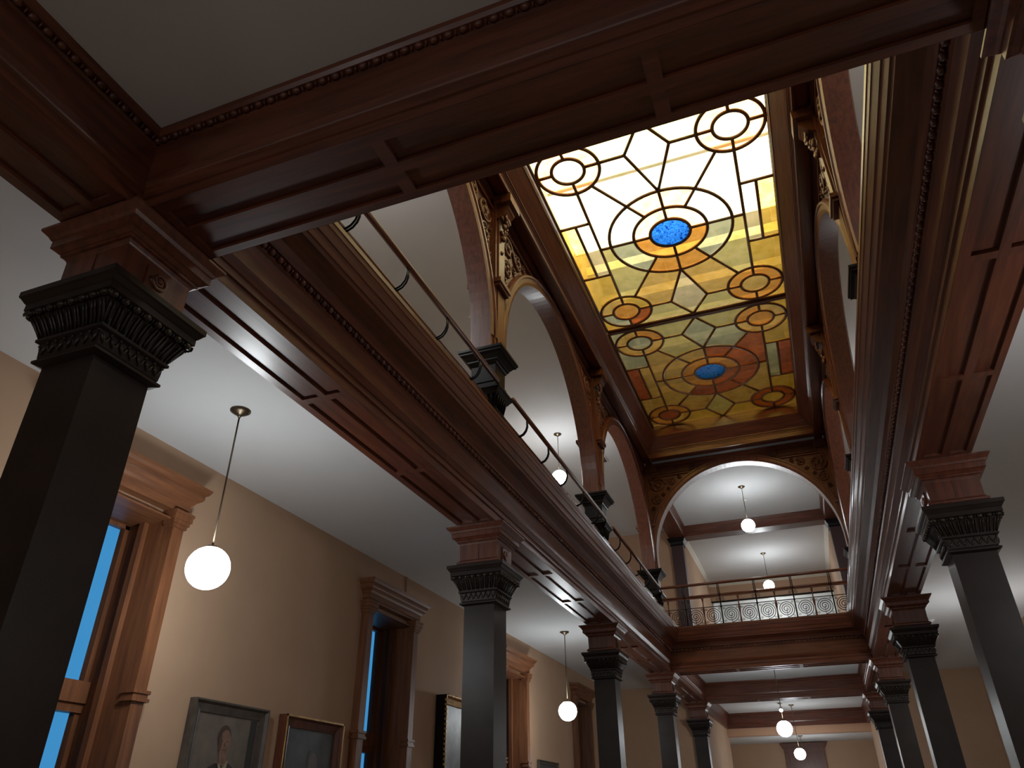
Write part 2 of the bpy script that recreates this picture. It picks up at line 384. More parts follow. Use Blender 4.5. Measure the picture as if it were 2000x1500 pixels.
# upper hall beams beyond the far arch
UD = ZU-3.526-.02; up_both = [(p, q if q < 3.52 else 3.55) for p, q in ceil_both]
up_both = [(-.245, 3.2), (.245, 3.2), (.245, 3.26), (.26, 3.27), (.26, 3.36), (.27, 3.42), (.30, 3.47), (.32, 3.55), (-.32, 3.55), (-.30, 3.47), (-.27, 3.42), (-.26, 3.36), (-.26, 3.27), (-.245, 3.26)]
beam('ceiling_beam', 'upper mahogany beam behind the far arch, along the left', 1, BL, Yk[3]+.2, Yk[4]+.1, up_both, None, None, WY, dz=UD)
beam('ceiling_beam', 'upper mahogany beam behind the far arch, along the right', 1, BR, Yk[3]+.2, Yk[4]+.1, up_both, None, None, WY, dz=UD)
beam('cross_beam', 'upper mahogany cross beam seen through the far arch behind the hanging globe', 0, Yk[4], BL+.2, BR-.2, up_both, None, None, WX, 'cross beams of the hall', dz=UD)

# ------------------------------------------------------------------ lower columns
def spiral(c, r, turns, n, plane='xz', hand=1, start=0., r0=.06):
    pts = []
    for i in range(n+1):
        t = i/n; a = start+hand*turns*2*PI*t; q = r*(1-t*(1-r0))
        u, v = q*math.cos(a), q*math.sin(a)
        pts.append((c[0]+u, c[1], c[2]+v) if plane == 'xz' else (c[0], c[1]+u, c[2]+v))
    return pts
def make_column(label):
    t = thing('square_column', label, 'column', (0, 0, -1.6), 0, 'square columns of the hall'); O = (0, 0, -1.6)
    b = MB(); b.loft([(.184, 2.13), (.184, -1.25), (.2, -1.22), (.2, -1.2), (.235, -1.15), (.235, -1.6)]); b.build('shaft', IRON, t, O)
    b = MB(); b.loft([(.345, 2.54), (.345, 2.505), (.335, 2.495), (.318, 2.47), (.312, 2.465), (.312, 2.425), (.285, 2.41), (.285, 2.38), (.262, 2.35), (.24, 2.31), (.225, 2.275), (.222, 2.265),
                      (.238, 2.262), (.238, 2.245), (.218, 2.235), (.212, 2.15), (.205, 2.14), (.226, 2.13), (.226, 2.115), (.186, 2.10)])
    cap = b.build('capital', IRON, t, O)
    b = MB()
    for r in range(4):
        R = Matrix.Rotation(r*PI/2, 3, 'Z')
        for i in range(8):
            u = -.27+.077*i; p = R @ Vector((u, -.298, 2.402)); sc = (.030, .021, .021) if r % 2 == 0 else (.021, .030, .021)
            b.ball(p, sc, 8, 6)
            p = R @ Vector((u+.038, -.296, 2.402)); b.ball(p, (.007, .017, .017) if r % 2 == 0 else (.017, .007, .017), 6, 4)
        for i in range(9):
            u0 = -.25+.0625*i; k = .215/.25
            for d in (-.011, .011):
                pts = [R @ Vector((u0+d, -.287, 2.378)), R @ Vector((u0*.95+d, -.268, 2.345)), R @ Vector((u0*.9+d, -.246, 2.305)), R @ Vector((u0*k+d, -.228, 2.27))]
                b.tube(pts, .0075, 5)
        for i in range(7):
            u = -.18+.06*i
            for s in (-1, 1):
                Q = Matrix.Rotation(s*.5, 3, 'Y'); b.ball(R @ Vector((u+s*.012, -.217, 2.19)), .02 if 0 else .018, 6, 4, R @ Q @ Matrix.Diagonal((.55, .8, 1.9)))
            b.ball(R @ Vector((u+.03, -.222, 2.228)), .011, 6, 4)
    b.build('bead_and_flute_carving', BRONZE, cap, (0, 0, 0)); cap.children[0].data.transform(Matrix.Translation((0, 0, 1.6)))
    b = MB(); b.loft([(.364, 3.0), (.364, 2.985), (.355, 2.975), (.33, 2.95), (.318, 2.93), (.31, 2.925), (.31, 2.875), (.295, 2.868), (.275, 2.85), (.265, 2.845), (.265, 2.83), (.25, 2.825), (.24, 2.81), (.235, 2.80), (.232, 2.62), (.25, 2.60), (.262, 2.595), (.262, 2.575), (.24, 2.565), (.24, 2.54)])
    for s in (-1, 1): b.box(-.004, .004, s*.236-.003, s*.236+.003, 2.6, 2.8)
    imp = b.build('impost_block', WZ, t, O)
    b = MB()
    for s in (-1, 1):
        b.box(s*.235-.012, s*.235+.012, -.08, .10, 2.575, 2.77)
        b.tube(spiral((s*.25, .01, 2.70), .06, 2.2, 30, 'yz', 1, PI), [.013*(1-.5*i/30) for i in range(31)], 6)
        b.ball((s*.25, .01, 2.70), .014, 6, 4)
    b.build('scroll_ornament', WZ, imp, (0, 0, 0)); imp.children[0].data.transform(Matrix.Translation((0, 0, 1.6)))
    return t
LBL = {('l', 0): 'large dark square column nearest the viewer, at the left edge of the picture', ('l', 1): 'dark square column in front of the gold framed painting on the left',
       ('l', 2): 'dark square column just right of the second hanging globe on the left', ('l', 3): 'dark square column under the left end of the far balcony',
       ('l', 4): 'last left column, beyond the far balcony in the lower corridor', ('r', 0): 'column whose wooden block pokes in at the top right corner',
       ('r', 1): 'large dark square column by the right edge of the picture', ('r', 2): 'second visible dark column on the right, behind the large one',
       ('r', 3): 'brownish column under the right end of the far balcony', ('r', 4): 'last right column, beside the globes of the lower corridor'}
col0 = None
for (s, k), lb in LBL.items():
    p = ((XL if s == 'l' else XR), Yk[k], -1.6)
    if col0 is None: col0 = make_column(lb); col0.location = p
    else: dup(col0, p, 0, lb)

# ------------------------------------------------------------------ upper piers (front faces local -y)
def make_pier(label):
    t = thing('arcade_pier', label, 'pier', (0, 0, ZG), 0, 'piers of the upper arcade'); O = (0, 0, ZG)
    b = MB()
    b.loft([(.262, 4.92), (.262, 4.895), (.245, 4.88), (.22, 4.85), (.21, 4.83), (.18, 4.80), (.175, 4.79), (.16, 4.62), (.185, 4.61), (.185, 4.59), (.165, 4.58), (.165, 4.52), (.20, 4.50), (.20, 4.47), (.175, 4.46), (.175, 4.05), (.21, 4.02), (.21, ZG)])
    for r in range(4):
        R = Matrix.Rotation(r*PI/2, 3, 'Z')
        for i in range(5):
            u = -.13+.065*i; b.tube([R @ Vector((u, -.20, 4.83)), R @ Vector((u, -.19, 4.76)), R @ Vector((u, -.165, 4.66))], .016, 6)
    b.build('pedestal', BLACKI, t, O)
    b = MB(); b.loft([(.32, 5.51), (.32, 5.475), (.30, 5.46), (.30, 5.44), (.265, 5.42), (.235, 5.38), (.22, 5.365), (.22, 5.345), (.20, 5.33), (.19, 5.30), (.175, 5.29), (.172, 5.06), (.19, 5.05), (.19, 5.03), (.175, 5.02), (.175, 4.97), (.19, 4.96), (.20, 4.92)])
    b.build('capital', BLACKI, t, O)
    b = MB(); b.box(-.165, .165, -.16, .16, 5.51, 8.4)
    for x in (-.165, .165): b.box(x-.012, x+.012, -.172, -.14, 5.51, 8.4); b.box(x-.012, x+.012, .14, .172, 5.51, 8.4)
    for s in (-1, 1):
        b.box(-.115, .115, *sorted((s*.16, s*.185)), 5.51, 6.60)
        b.box(-.135, .135, *sorted((s*.16, s*.20)), 5.51, 5.60)
        b.box(-.10, .10, *sorted((s*.16, s*.195)), 6.72, 8.0)
    b.build('post', WZ, t, O)
    b = MB()
    b.loft([(.21, 6.74), (.21, 6.67), (.185, 6.66), (.185, 6.62)], 0, 0, 0, .055)
    b.build('collar', WX, t, O)
    b = MB(); b.lathe([(.035, 0), (.035, .012), (.02, .018), (.015, .03)], n=12)
    b.v = [(x, -.195-z, 7.35+y) for x, y, z in b.v]; b.build('boss', CARVE, t, O)
    # carved leaf corbel
    b = MB(); b.prism([(-.16, 7.95), (-.26, 8.0), (-.34, 8.1), (-.36, 8.12), (-.36, 8.2), (-.16, 8.2)], 0, -.13, .13)
    b.box(-.2, .2, -.42, -.14, 8.2, 8.36)
    rnd = random.Random(3)
    for i in range(26):
        a = rnd.uniform(-1, 1); h = rnd.uniform(0, 1); wd = .045+.10*h
        b.ball((a*wd, -.20-.11*h*(1-.4*a*a), 7.62+.36*h), (.028, .028, .05), 7, 5, Matrix.Rotation(a*.7, 3, 'Y'))
    for s in (-1, 1):
        b.tube(spiral((s*.07, -.30, 7.98), .05, 1.6, 18, 'xz', s, PI/2), [.014]*19, 6)
    b.ball((0, -.23, 7.62), (.04, .04, .06), 8, 6)
    b.build('leaf_corbel', CARVE, t, O)
    return t
PP = {('l', 0): 'arcade pier over the nearest left column', ('l', 1): 'arcade pier with black cap on the left gallery, nearest one in view',
      ('l', 2): 'second arcade pier in view on the left gallery, right of the upper globe', ('l', 3): 'arcade pier at the far left corner of the opening, by the far arch',
      ('r', 0): 'arcade pier over the nearest right column', ('r', 1): 'arcade pier on the right gallery beside the brightest part of the glass',
      ('r', 2): 'arcade pier on the right gallery level with the bar between the glass panels', ('r', 3): 'arcade pier at the far right corner of the opening, by the far arch'}
pier0 = None
for (s, k), lb in PP.items():
    x = -3.34 if s == 'l' else 2*XC+3.34; rz = PI/2 if s == 'l' else -PI/2
    if pier0 is None: pier0 = make_pier(lb); pier0.location = (x, Yk[k], ZG); pier0.rotation_euler = (0, 0, rz)
    else: dup(pier0, (x, Yk[k], ZG), rz, lb)

# ------------------------------------------------------------------ arches
def leaf(b, p, ang, L, W, y):
    n = 6
    for i in range(n):
        t = i/(n-1); a = ang+.9*t
        b.ball((p[0]+L*t*math.cos(a), y-.012*math.sin(PI*t), p[1]+L*t*math.sin(a)), (W*(1-.6*t), .018, W*(1-.6*t)*.7), 7, 4, Matrix.Rotation(-a, 3, 'Y'))
def make_arch(name, label, half, r, cz, group, ztop=8.11, consoles=False):
    t = thing(name, label, 'arch', (0, 0, ZG), 0, group); O = (0, 0, ZG)
    # field plate between arch and top
    b = MB(); n = 48; f0, f1 = -.09, .09; top = 8.46
    for yy in (0,):
        vs = []; fs = []
        for i in range(n+1):
            a = PI*i/n; x = (r+.02)*math.cos(a); z = cz+(r+.02)*math.sin(a)
            k = max(-half, min(half, x*1.0))
            for y in (f0, f1): vs += [(x, y, z), (half*(1 if i == 0 else -1 if i == n else math.cos(a)) if 0 < i < n else (half if i == 0 else -half), y, top)]
        for i in range(n):
            o = 4*i; fs += [(o, o+4, o+5, o+1), (o+2, o+3, o+7, o+6), (o+1, o+5, o+7, o+3)]
        b.add(vs, fs)
    b.build('field', WX, t, O)
    b = MB()
    b.arcband(0, cz, [(r, -.15), (r, .15), (r+.05, .165), (r+.12, .165), (r+.135, .185), (r+.17, .185), (r+.19, .15), (r+.20, .09), (r+.20, -.09), (r+.19, -.15), (r+.17, -.185), (r+.135, -.185), (r+.12, -.165), (r+.05, -.165)], 0, PI, 56)
    for s in (-1, 1):
        x0, x1 = sorted((s*r, s*half)); b.box(x0, x1, -.15, .15, 5.51, cz)
        b.box(*sorted((s*half, s*(half-.04))), -.165, .165, 5.51, cz+.5)
    b.build('archivolt', WZ, t, O)
    b = MB()
    for s in (-1, 1):
        for y in (-1, 1):
            y0, y1 = sorted((y*.09, y*.135))
            # top frame strip cut short where the archivolt crosses it
            xa = math.sqrt(max(0, (r+.20)**2-(ztop-cz)**2)) if r+.20 > ztop-cz else 0
            b.box(*sorted((s*(xa+.0), s*half)), y0, y1, ztop, ztop+.035)
            b.box(*sorted((s*(half-.03), s*half)), y0, y1, cz+.9, ztop)
    b.box(-half, half, -.12, .12, 8.33, 8.46); b.box(-half, half, -.15, .15, 8.38, 8.44)
    b.build('spandrel_frame', WX, t, O)
    # carving in both spandrels
    for s in (-1, 1):
        b = MB(); yv = -.105
        R1 = r+.20
        dc = (half-.27, ztop-.29)
        def free(x, z): return min(math.hypot(x, z-cz)-R1, half-.03-x, ztop-z)
        cand = [(half-.03-q, ztop-p) for q in [.04*i for i in range(1, 42)] for p in [.04*i for i in range(1, 42)]]
        placed = []
        while len(placed) < 9:
            best = None
            for (x, z) in cand:
                d = free(x, z)
                for (X, Z, R) in placed: d = min(d, math.hypot(x-X, z-Z)-R*1.0)
                d = min(d, .24)
                if best is None or d > best[0]: best = (d, x, z)
            if best[0] < .045: break
            placed.append((best[1], best[2], best[0]))
        for j, (x, z, R) in enumerate(placed):
            hd = s*(1 if j % 2 else -1); q = .9*R; st = j*1.3
            b.tube(spiral((s*x, yv, z), q, 1.9, 36, 'xz', hd, st), [max(.007, R*.13*(1-.6*i/36)) for i in range(37)], 6)
            b.ball((s*x, yv-.01, z), (R*.24, .035, R*.24), 8, 5)
            for a in range(5):
                an = st+a*2*PI/5+j; leaf(b, (s*x+math.cos(an)*R*.45, z+math.sin(an)*R*.45), an+.5, R*.45, R*.17, yv)
        b.build('carved_spandrel', CARVE, t, O)
    if consoles:
        for s in (-1, 1):
            b = MB(); b.box(*sorted((s*1.15, s*(half-.02))), -.125, -.085, 8.12, 8.315)
            b.tube(spiral((s*1.03, -.115, 8.225), .105, 1.9, 32, 'xz', s, -PI/2), [.021*(1-.5*i/32) for i in range(33)], 6); b.ball((s*1.03, -.12, 8.225), (.025, .025, .025), 8, 5)
            b.build('scroll_console', CARVE, t, O)
    return t
AH = D/2-.165
a0 = make_arch('gallery_arch', 'mahogany gallery arch over the nearest left bay, mostly hidden by the near beam', AH, 2.46, 5.72, 'side arches of the upper arcade')
XA = -3.34
a0.location = (XA, (Yk[0]+Yk[1])/2, ZG); a0.rotation_euler = (0, 0, PI/2)
dup(a0, (XA, (Yk[1]+Yk[2])/2, ZG), PI/2, 'tall mahogany gallery arch on the left with the single globe hanging behind it')
dup(a0, (XA, (Yk[2]+Yk[3])/2, ZG), PI/2, 'narrow looking last gallery arch on the left, next to the far arch')
XA2 = 2*XC-XA
dup(a0, (XA2, (Yk[0]+Yk[1])/2, ZG), -PI/2, 'gallery arch over the nearest right bay, its curve cut by the near beam')
dup(a0, (XA2, (Yk[1]+Yk[2])/2, ZG), -PI/2, 'steeply foreshortened middle gallery arch on the right side')
dup(a0, (XA2, (Yk[2]+Yk[3])/2, ZG), -PI/2, 'last gallery arch on the right, next to the far arch')
FH = (XR-XL)/2-.165
fa = make_arch('end_arch', 'wide round mahogany arch across the far end above the balcony', FH, FH-.05, 5.88, 'end arches', 8.06, True)
fa.location = (XC, Yk[3], ZG)
dup(fa, (XC, Yk[0], ZG), PI, 'round mahogany arch across the near end, hidden above the near beam')

# ------------------------------------------------------------------ railings (local: along x, void side -y, origin on gallery floor)
def make_rail(label, L, posts, loc, rz):
    t = thing('gallery_railing', label, 'railing', loc, rz, 'railings of the gallery')
    zl, zu = .74, .99
    b = MB(); b.tube([(-L/2, .16, zl), (L/2, .16, zl)], .034, 10); b.box(-L/2, L/2, .14, .18, zl-.05, zl-.025); b.build('handrail', WX, t)
    b = MB(); b.tube([(-L/2, 0, zu), (L/2, 0, zu)], .033, 10); b.build('upper_rail', WX, t)
    b = MB(); b.box(-L/2, L/2, .15, .17, .46, .475); b.box(-L/2, L/2, .15, .17, .05, .065); b.build('scroll_rails', BLACKI, t)
    bm_ = None
    for x in posts:
        if bm_ is None:
            b = MB()
            for d in (-.016, .016):
                b.tube([(d, 0, zu-.02), (d, 0, zu-.14), (d, .02, zu-.20), (d, .06, zu-.25), (d, .12, zu-.275), (d, .16, zu-.27)], .011, 6)
            b.ball((0, .16, zu-.25), .02, 8, 5)
            bm_ = b.build('bracket', BLACKI, t); bm_.location = (x, 0, 0)
            b = MB(); b.tube([(0, .16, 0), (0, .16, .2), (0, .16, zl-.03)], .016, 8)
            b.ball((0, .16, .46), .028, 8, 5); b.ball((0, .16, .05), .03, 8, 5)
            for s in (-1, 1): b.tube(spiral((s*.055, .16, .64), .045, 1.4, 18, 'xz', s, -PI/2), .006, 5)
            pm = b.build('iron_post', BLACKI, t); pm.location = (x, 0, 0)
        else:
            for src in (bm_, pm): o = src.copy(); C.objects.link(o); o.location = (x, 0, 0)
    sp = posts[1]-posts[0]
    xs = [p+sp/2 for p in posts]; xs = [posts[0]-sp/2]+xs
    xs = [x for x in xs if abs(x) < L/2-.03]
    bal = None
    for x in xs:
        if bal is None:
            b = MB(); b.lathe([(.012, 0), (.028, .02), (.02, .06), (.024, .12), (.014, .2), (.014, .26), (.024, .34), (.030, .40), (.026, .44), (.013, .50), (.012, .58), (.022, .64), (.03, .69), (.02, .72)], (0, .16, 0), 10)
            bal = b.build('baluster', WZ, t); bal.location = (x, 0, 0)
        else: o = bal.copy(); C.objects.link(o); o.location = (x, 0, 0)
    sc = None; n = 0
    cx = sorted([p+s*sp/4 for p in posts for s in (-1, 1)])
    for x in cx:
        if abs(x)+.2 > L/2+.1: continue
        n += 1
        if sc is None:
            R = min(.185, sp/4-.015)
            b = MB(); b.tube(spiral((0, .16, .26), R, 3.5, 84, 'xz', 1, -PI/2, .1), [.0085]*85, 5)
            b.tube([(0, .16, .06), (0, .16, .26)], .005, 5)
            for sx in (-1, 1):
                for sz in (-1, 1):
                    b.tube(spiral((sx*R*.82, .16, .26+sz*R*.82), .032, 1.3, 14, 'xz', sx*sz, 0), .005, 5)
            sc = b.build('spiral_scroll', BLACKI, t); sc.location = (x, 0, 0)
        else: o = sc.copy(); C.objects.link(o); o.location = (x, 0, 0)
    return t
RL = D-.54; pst = [-1.9, -.95, 0, .95, 1.9]
RX = -3.09
r0 = make_rail('left gallery railing of the nearest bay, emerging from behind the near beam', RL, pst, (RX, (Yk[0]+Yk[1])/2, ZG), PI/2)
dup(r0, (RX, (Yk[1]+Yk[2])/2, ZG), PI/2, 'left gallery railing of the middle bay, crossing the upper globe')
dup(r0, (RX, (Yk[2]+Yk[3])/2, ZG), PI/2, 'left gallery railing of the last bay, beside the far balcony')
RX2 = 2*XC-RX
for k, lb in enumerate(('right gallery railing of the nearest bay, hidden behind its cornice', 'right gallery railing of the middle bay, hidden behind its cornice', 'right gallery railing of the last bay, hidden behind its cornice')):
    dup(r0, (RX2, (Yk[k]+Yk[k+1])/2, ZG), -PI/2, lb)
make_rail('far balcony railing with black iron spirals and turned wooden balusters', 4.45, [-1.68, -.84, 0, .84, 1.68], (XC, 18.42, ZG), 0)

# ------------------------------------------------------------------ coffer and stained glass
GX = 1.86; GZ = 9.16; cofs = thing('skylight_coffer', 'deep moulded mahogany frame around the stained glass ceiling', 'ceiling frame', (XC, 10.3, 8.35)); O = cofs.location
YN, YFAR = 2.70, 18.14
half = [(.0, 8.35), (.0, 8.37), (-.012, 8.375), (-.012, 8.47), (.0, 8.48), (.0, 8.50), (.02, 8.51), (.02, 8.525), (.045, 8.54), (.045, 8.56), (.055, 8.57), (.235, 8.80), (.25, 8.805), (.262, 8.83), (.27, 8.835), (.27, 8.86), (.20, 8.88), (.195, 9.20), (-.5, 9.20), (-.5, 8.47), (-.2, 8.46), (-.2, 8.40), (-.03, 8.38), (-.03, 8.35)]
x0, x1 = -2.945, 2*XC+2.945
b = MB(); b.prism([(x0+p, q) for p, q in half], 1, YN-.5, YFAR+.5); b.build('long_cornice', WY, cofs, O)
b = MB(); b.prism([(x1-p, q) for p, q in half], 1, YN-.5, YFAR+.5); b.build('long_cornice', WY, cofs, O)
b = MB(); b.prism([(YFAR-p, q) for p, q in half], 0, x0-.5, x1+.5); b.build('cross_cornice', WX, cofs, O)
b = MB(); b.prism([(YN+p, q) for p, q in half], 0, x0-.5, x1+.5); b.build('cross_cornice', WX, cofs, O)
for yb in (7.70, 13.13):
    b = MB(); b.prism([(yb-.07, GZ+.06), (yb-.07, GZ-.03), (yb-.035, GZ-.03), (yb-.035, GZ-.055), (yb+.035, GZ-.055), (yb+.035, GZ-.03), (yb+.07, GZ-.03), (yb+.07, GZ+.06)], 0, XC-GX, XC+GX)
    b.build('dividing_bar', WX, cofs, O)

PAL = {'yel': ((.78, .58, .08), (.92, .76, .20)), 'grn': ((.64, .68, .24), (.82, .84, .40)), 'aqu': ((.46, .60, .40), (.66, .78, .58)), 'amb': ((.80, .40, .06), (.95, .58, .14)),
       'rus': ((.50, .14, .03), (.68, .24, .06)), 'oli': ((.70, .52, .12), (.88, .72, .26)), 'pal': ((.70, .74, .40), (.88, .88, .62)), 'red': ((.42, .12, .05), (.56, .20, .10)), 'amb_glare': ((.92, .52, .17), (.98, .70, .34))}
KEYS = list(PAL); GM = [glass_tint('stained_glass_'+k, *PAL[k]) for k in KEYS]
def region(dx, dy, cy, pid):  # near-half panes of the near panels are paled: overexposure put into their tint
    ax, ay = abs(dx), abs(dy); sx = dx > 0; sy = dy > 0; r = math.hypot(dx, dy)
    h = lambda *a: (hash_(a) % 997)/997.
    far = pid == 2
    if r < .345: return None
    if r < .66: return ('amb' if sy else 'amb_glare') if not far else 'rus' if (sx and sy) or h(3, sx, sy) < .3 else 'amb'
    rc = math.hypot(ax-1.30, ay-cy)
    if r < 1.10:
        steep = ay/cy > ax/1.30
        if steep: return ('amb' if sy else 'amb_glare') if not far else ('red' if sy and not sx else 'rus' if sx else 'oli')
        return 'aqu' if not far else ('rus' if sx else 'oli')
    if rc < .26: return (('oli' if sx else 'amb') if sy else 'pal') if not far else ('amb' if (sx and not sy) else 'aqu' if not sy else 'yel' if sx else 'red')
    if rc < .52:
        q = (ax > 1.30, ay > cy)
        if far: return 'rus' if sy and sx else ('amb' if h(5, sx, sy, q) < .6 else 'oli')
        if not sy: return 'amb' if (q[0] == sx) and False else 'amb_glare'
        if sx: return 'amb'
        return ['aqu', 'yel', 'rus', 'oli'][(q[0]*2+q[1]+sy) % 4] if sy else 'amb'
    if ax > 1.30:
        if ay > .76: return ('yel' if sy else 'pal') if not far else ('yel' if sx else 'aqu' if not sy else 'oli')
        return ('pal' if ax < 1.56 else 'yel') if not far else (('aqu' if ax < 1.56 else 'red') if sx else ('red' if ax > 1.56 else 'oli'))
    tip = cy+.45 if not far else cy+.42
    if 1.08 < ay < tip:
        wd = .37*((ay-1.08)/(cy-1.08) if ay < cy else (tip-ay)/(tip-cy))
        if ax < wd: return 'pal' if not far else ('grn' if sy else 'aqu')
    if ay > cy: return 'grn' if not far else ('yel' if sy else 'grn')
    if ay/cy > ax/1.30: return ('oli' if sy else 'pal') if not far else ('oli' if sy else ('grn' if not sx else 'aqu'))
    return ('grn' if not far else ('oli' if sy else ('rus' if sx else 'grn'))) if sy else ('pal' if not far else ('rus' if sx else 'oli'))
def hash_(a):
    v = 17
    for q in str(a): v = (v*131+ord(q)) & 0xffffff
    return v
BLUE, nt, bb_ = new_mat('cobalt_relief_glass')
nt.nodes.remove(bb_); N = nt.nodes.new; L = nt.links.new
vor = N('ShaderNodeTexVoronoi'); vor.inputs['Scale'].default_value = 26; L(coords(nt, (1, 1, 1)), vor.inputs['Vector'])
nz = noise(nt, coords(nt, (1, 1, 1)), 15, 5, .7)
cr = ramp(nt, nz, [(.36, (.01, .05, .22)), (.45, (.02, .20, .60)), (.51, (.25, .62, .95)), (.57, (.02, .16, .50)), (.65, (.12, .45, .85))])
tr = N('ShaderNodeBsdfTransparent'); L(cr, tr.inputs[0]); tl = N('ShaderNodeBsdfTranslucent'); L(cr, tl.inputs[0]); gl = N('ShaderNodeBsdfGlossy'); gl.inputs['Roughness'].default_value = .15
bp = N('ShaderNodeBump'); bp.inputs['Distance'].default_value = .02; bp.inputs['Strength'].default_value = .9; L(nz, bp.inputs['Height']); L(bp.outputs[0], gl.inputs['Normal'])
m1 = N('ShaderNodeMixShader'); m1.inputs[0].default_value = .55; L(tr.outputs[0], m1.inputs[1]); L(tl.outputs[0], m1.inputs[2])
m2 = N('ShaderNodeMixShader'); m2.inputs[0].default_value = .10; L(m1.outputs[0], m2.inputs[1]); L(gl.outputs[0], m2.inputs[2]); L(m2.outputs[0], nt.nodes['Material Output'].inputs[0])

def glass_panel(label, ya, yb, yc, cy, pid):
    loc = (XC, yc, GZ); t = thing('stained_glass_panel', label, 'stained glass', loc, 0, 'stained glass ceiling panels')
    nx, ny = 150, int((yb-ya)/(2*GX)*150); vs = []; fs = []; mi = []
    for j in range(ny+1):
        for i in range(nx+1): vs.append((-GX+2*GX*i/nx, ya-yc+(yb-ya)*j/ny, 0))
    for j in range(ny):
        for i in range(nx):
            dx = -GX+2*GX*(i+.5)/nx; dy = ya-yc+(yb-ya)*(j+.5)/ny
            k = region(dx, dy, cy, pid)
            if k is None: continue
            a = j*(nx+1)+i; fs.append((a, a+1, a+nx+2, a+nx+1)); mi.append(KEYS.index(k))
    b = MB(); b.v = vs; b.f = fs; b.mi = mi; b.sm = [False]*len(fs); b.build('coloured_panes', GM, t)
    b = MB(); b.lathe([(.36, 0), (.36, .012), (.0, .03)], (0, 0, 0), 32); b.build('blue_medallion', BLUE, t)
    b = MB(); R = .028
    def seg(x0, y0, x1, y1, r=R): b.tube([(x0, y0, -.006), (x1, y1, -.006)], r, 8)
    def ring(x, y, r): b.tube([(x+r*math.cos(2*PI*i/56), y+r*math.sin(2*PI*i/56), -.006) for i in range(56)], R*1.1, 8, True)
    for r in (.36, .66, 1.10): ring(0, 0, r)
    lo, hi = ya-yc, yb-yc
    for s in (-1, 1):
        seg(0, s*.36, 0, s*1.10); seg(s*.36, 0, s*1.30, 0)
        seg(s*1.30, -cy+.52, s*1.30, cy-.52)
        e = hi if s > 0 else lo
        tip = e
        seg(0, s*1.10, .36, s*cy); seg(0, s*1.10, -.36, s*cy); seg(.36, s*cy, 0, tip); seg(-.36, s*cy, 0, tip)
        for q in (-1, 1):
            cx_, cy_ = q*1.30, s*cy
            ring(cx_, cy_, .27); ring(cx_, cy_, .52)
            for dx, dy in ((1, 0), (-1, 0), (0, 1), (0, -1)): seg(cx_+dx*.27, cy_+dy*.27, cx_+dx*.52, cy_+dy*.52)
            seg(q*.36, s*cy, q*.78, s*cy)
            u = Vector((cx_, cy_)).normalized(); p0 = u*.66; p1 = Vector((cx_, cy_))-u*.52; seg(p0.x, p0.y, p1.x, p1.y)
            seg(q*1.30, s*.76, q*GX, s*.76)
    for q in (-1, 1): seg(q*1.565, -.76, q*1.565, .76)
    seg(-GX, lo, -GX, hi, .028); seg(GX, lo, GX, hi, .028); seg(-GX, lo, GX, lo, .028); seg(-GX, hi, GX, hi, .028)
    b.build('came', CAME, t)
    return t
glass_panel('stained glass panel nearest the viewer, hidden above the near beam', 2.90, 7.63, 5.22, 1.80, 1)
glass_panel('large near stained glass panel, mostly glowing white with a blue medallion', 7.77, 13.06, 10.42, 2.065, 1)
glass_panel('farther stained glass panel in olive, amber and rust with a smaller looking blue medallion', 13.20, 17.97, 15.56, 1.805, 2)

# attic above the glass, with its lights over the near part
slab('wall_attic_left', -3.6, -3.3, 2.2, 22, 9.21, 12.4, ATW)
slab('wall_attic_right', 1.58, 1.9, 2.2, 22, 9.21, 12.4, ATW)
slab('wall_attic_near', -3.6, 1.9, 1.9, 2.2, 9.21, 12.4, ATW)
slab('wall_attic_far', -3.6, 1.9, 22, 22.3, 9.2, 12.4, ATW)
slab('ceiling', -3.6, 1.9, 1.9, 22.3, 12.4, 12.6, ATW)
slab('floor', -3.6, 1.9, 18.3, 22, 9.2, 9.25, ATW)
b = MB()
for i in range(6):
    y = 14+i*1.3; b.box(-3.3, 1.58, y, y+.16, 11.6, 11.85)
for i in range(4):
    x = -2.9+i*1.35; b.box(x, x+.1, 13, 22, 11.85, 11.95)
structure(b.build('trim_6', ATW, origin=(XC, 14, 11.6)))
for i in range(5):
    y0_ = 2.4+i*2.1; b = MB(); b.box(-3.25, 1.53, y0_, y0_+2.02, 11.3, 11.38)
    fx = thing('attic_light', 'luminous white panel above the stained glass, %s of the row' % ('nearest', 'second nearest', 'middle one', 'second farthest', 'farthest')[i], 'light', (XC, y0_+1, 11.3), 0, 'lights above the stained glass')
    b.build('diffuser', ATT, fx, fx.location)
    b = MB(); b.box(-3.25, 1.53, y0_-.04, y0_, 11.27, 11.45); b.box(-3.25, 1.53, y0_+2.02, y0_+2.06, 11.27, 11.45); b.build('housing', ATW, fx, fx.location)

# ------------------------------------------------------------------ globes
def make_globe(label, drop, loc):
    t = thing('globe_pendant', label, 'ceiling lamp', loc, 0, 'white globe pendants')
    b = MB(); b.lathe([(.0, 0), (.10, 0), (.10, -.012), (.075, -.03), (.04, -.05), (.02, -.065), (.012, -.08)], n=24); b.build('canopy', BRASS, t)
    b = MB(); b.tube([(0, 0, -.05), (0, 0, -drop+.17)], .0085, 8); b.build('rod', BRASS, t)
    b = MB(); b.lathe([(.012, -drop+.20), (.05, -drop+.195), (.06, -drop+.18), (.06, -drop+.172), (.0, -drop+.172)], n=24); b.build('gallery_ring', BRASS, t)
    b = MB(); b.lathe([(.187*math.sin(q), -drop+.187*math.cos(q)) for q in [.42+(PI-.425)*i/22 for i in range(23)]], n=36); b.build('globe', GLOB, t)
    return t
g0 = make_globe('lowest and largest looking lit globe, hanging left of the wide window by the big column', 1.585, (-4.79, 5.02, ZC))
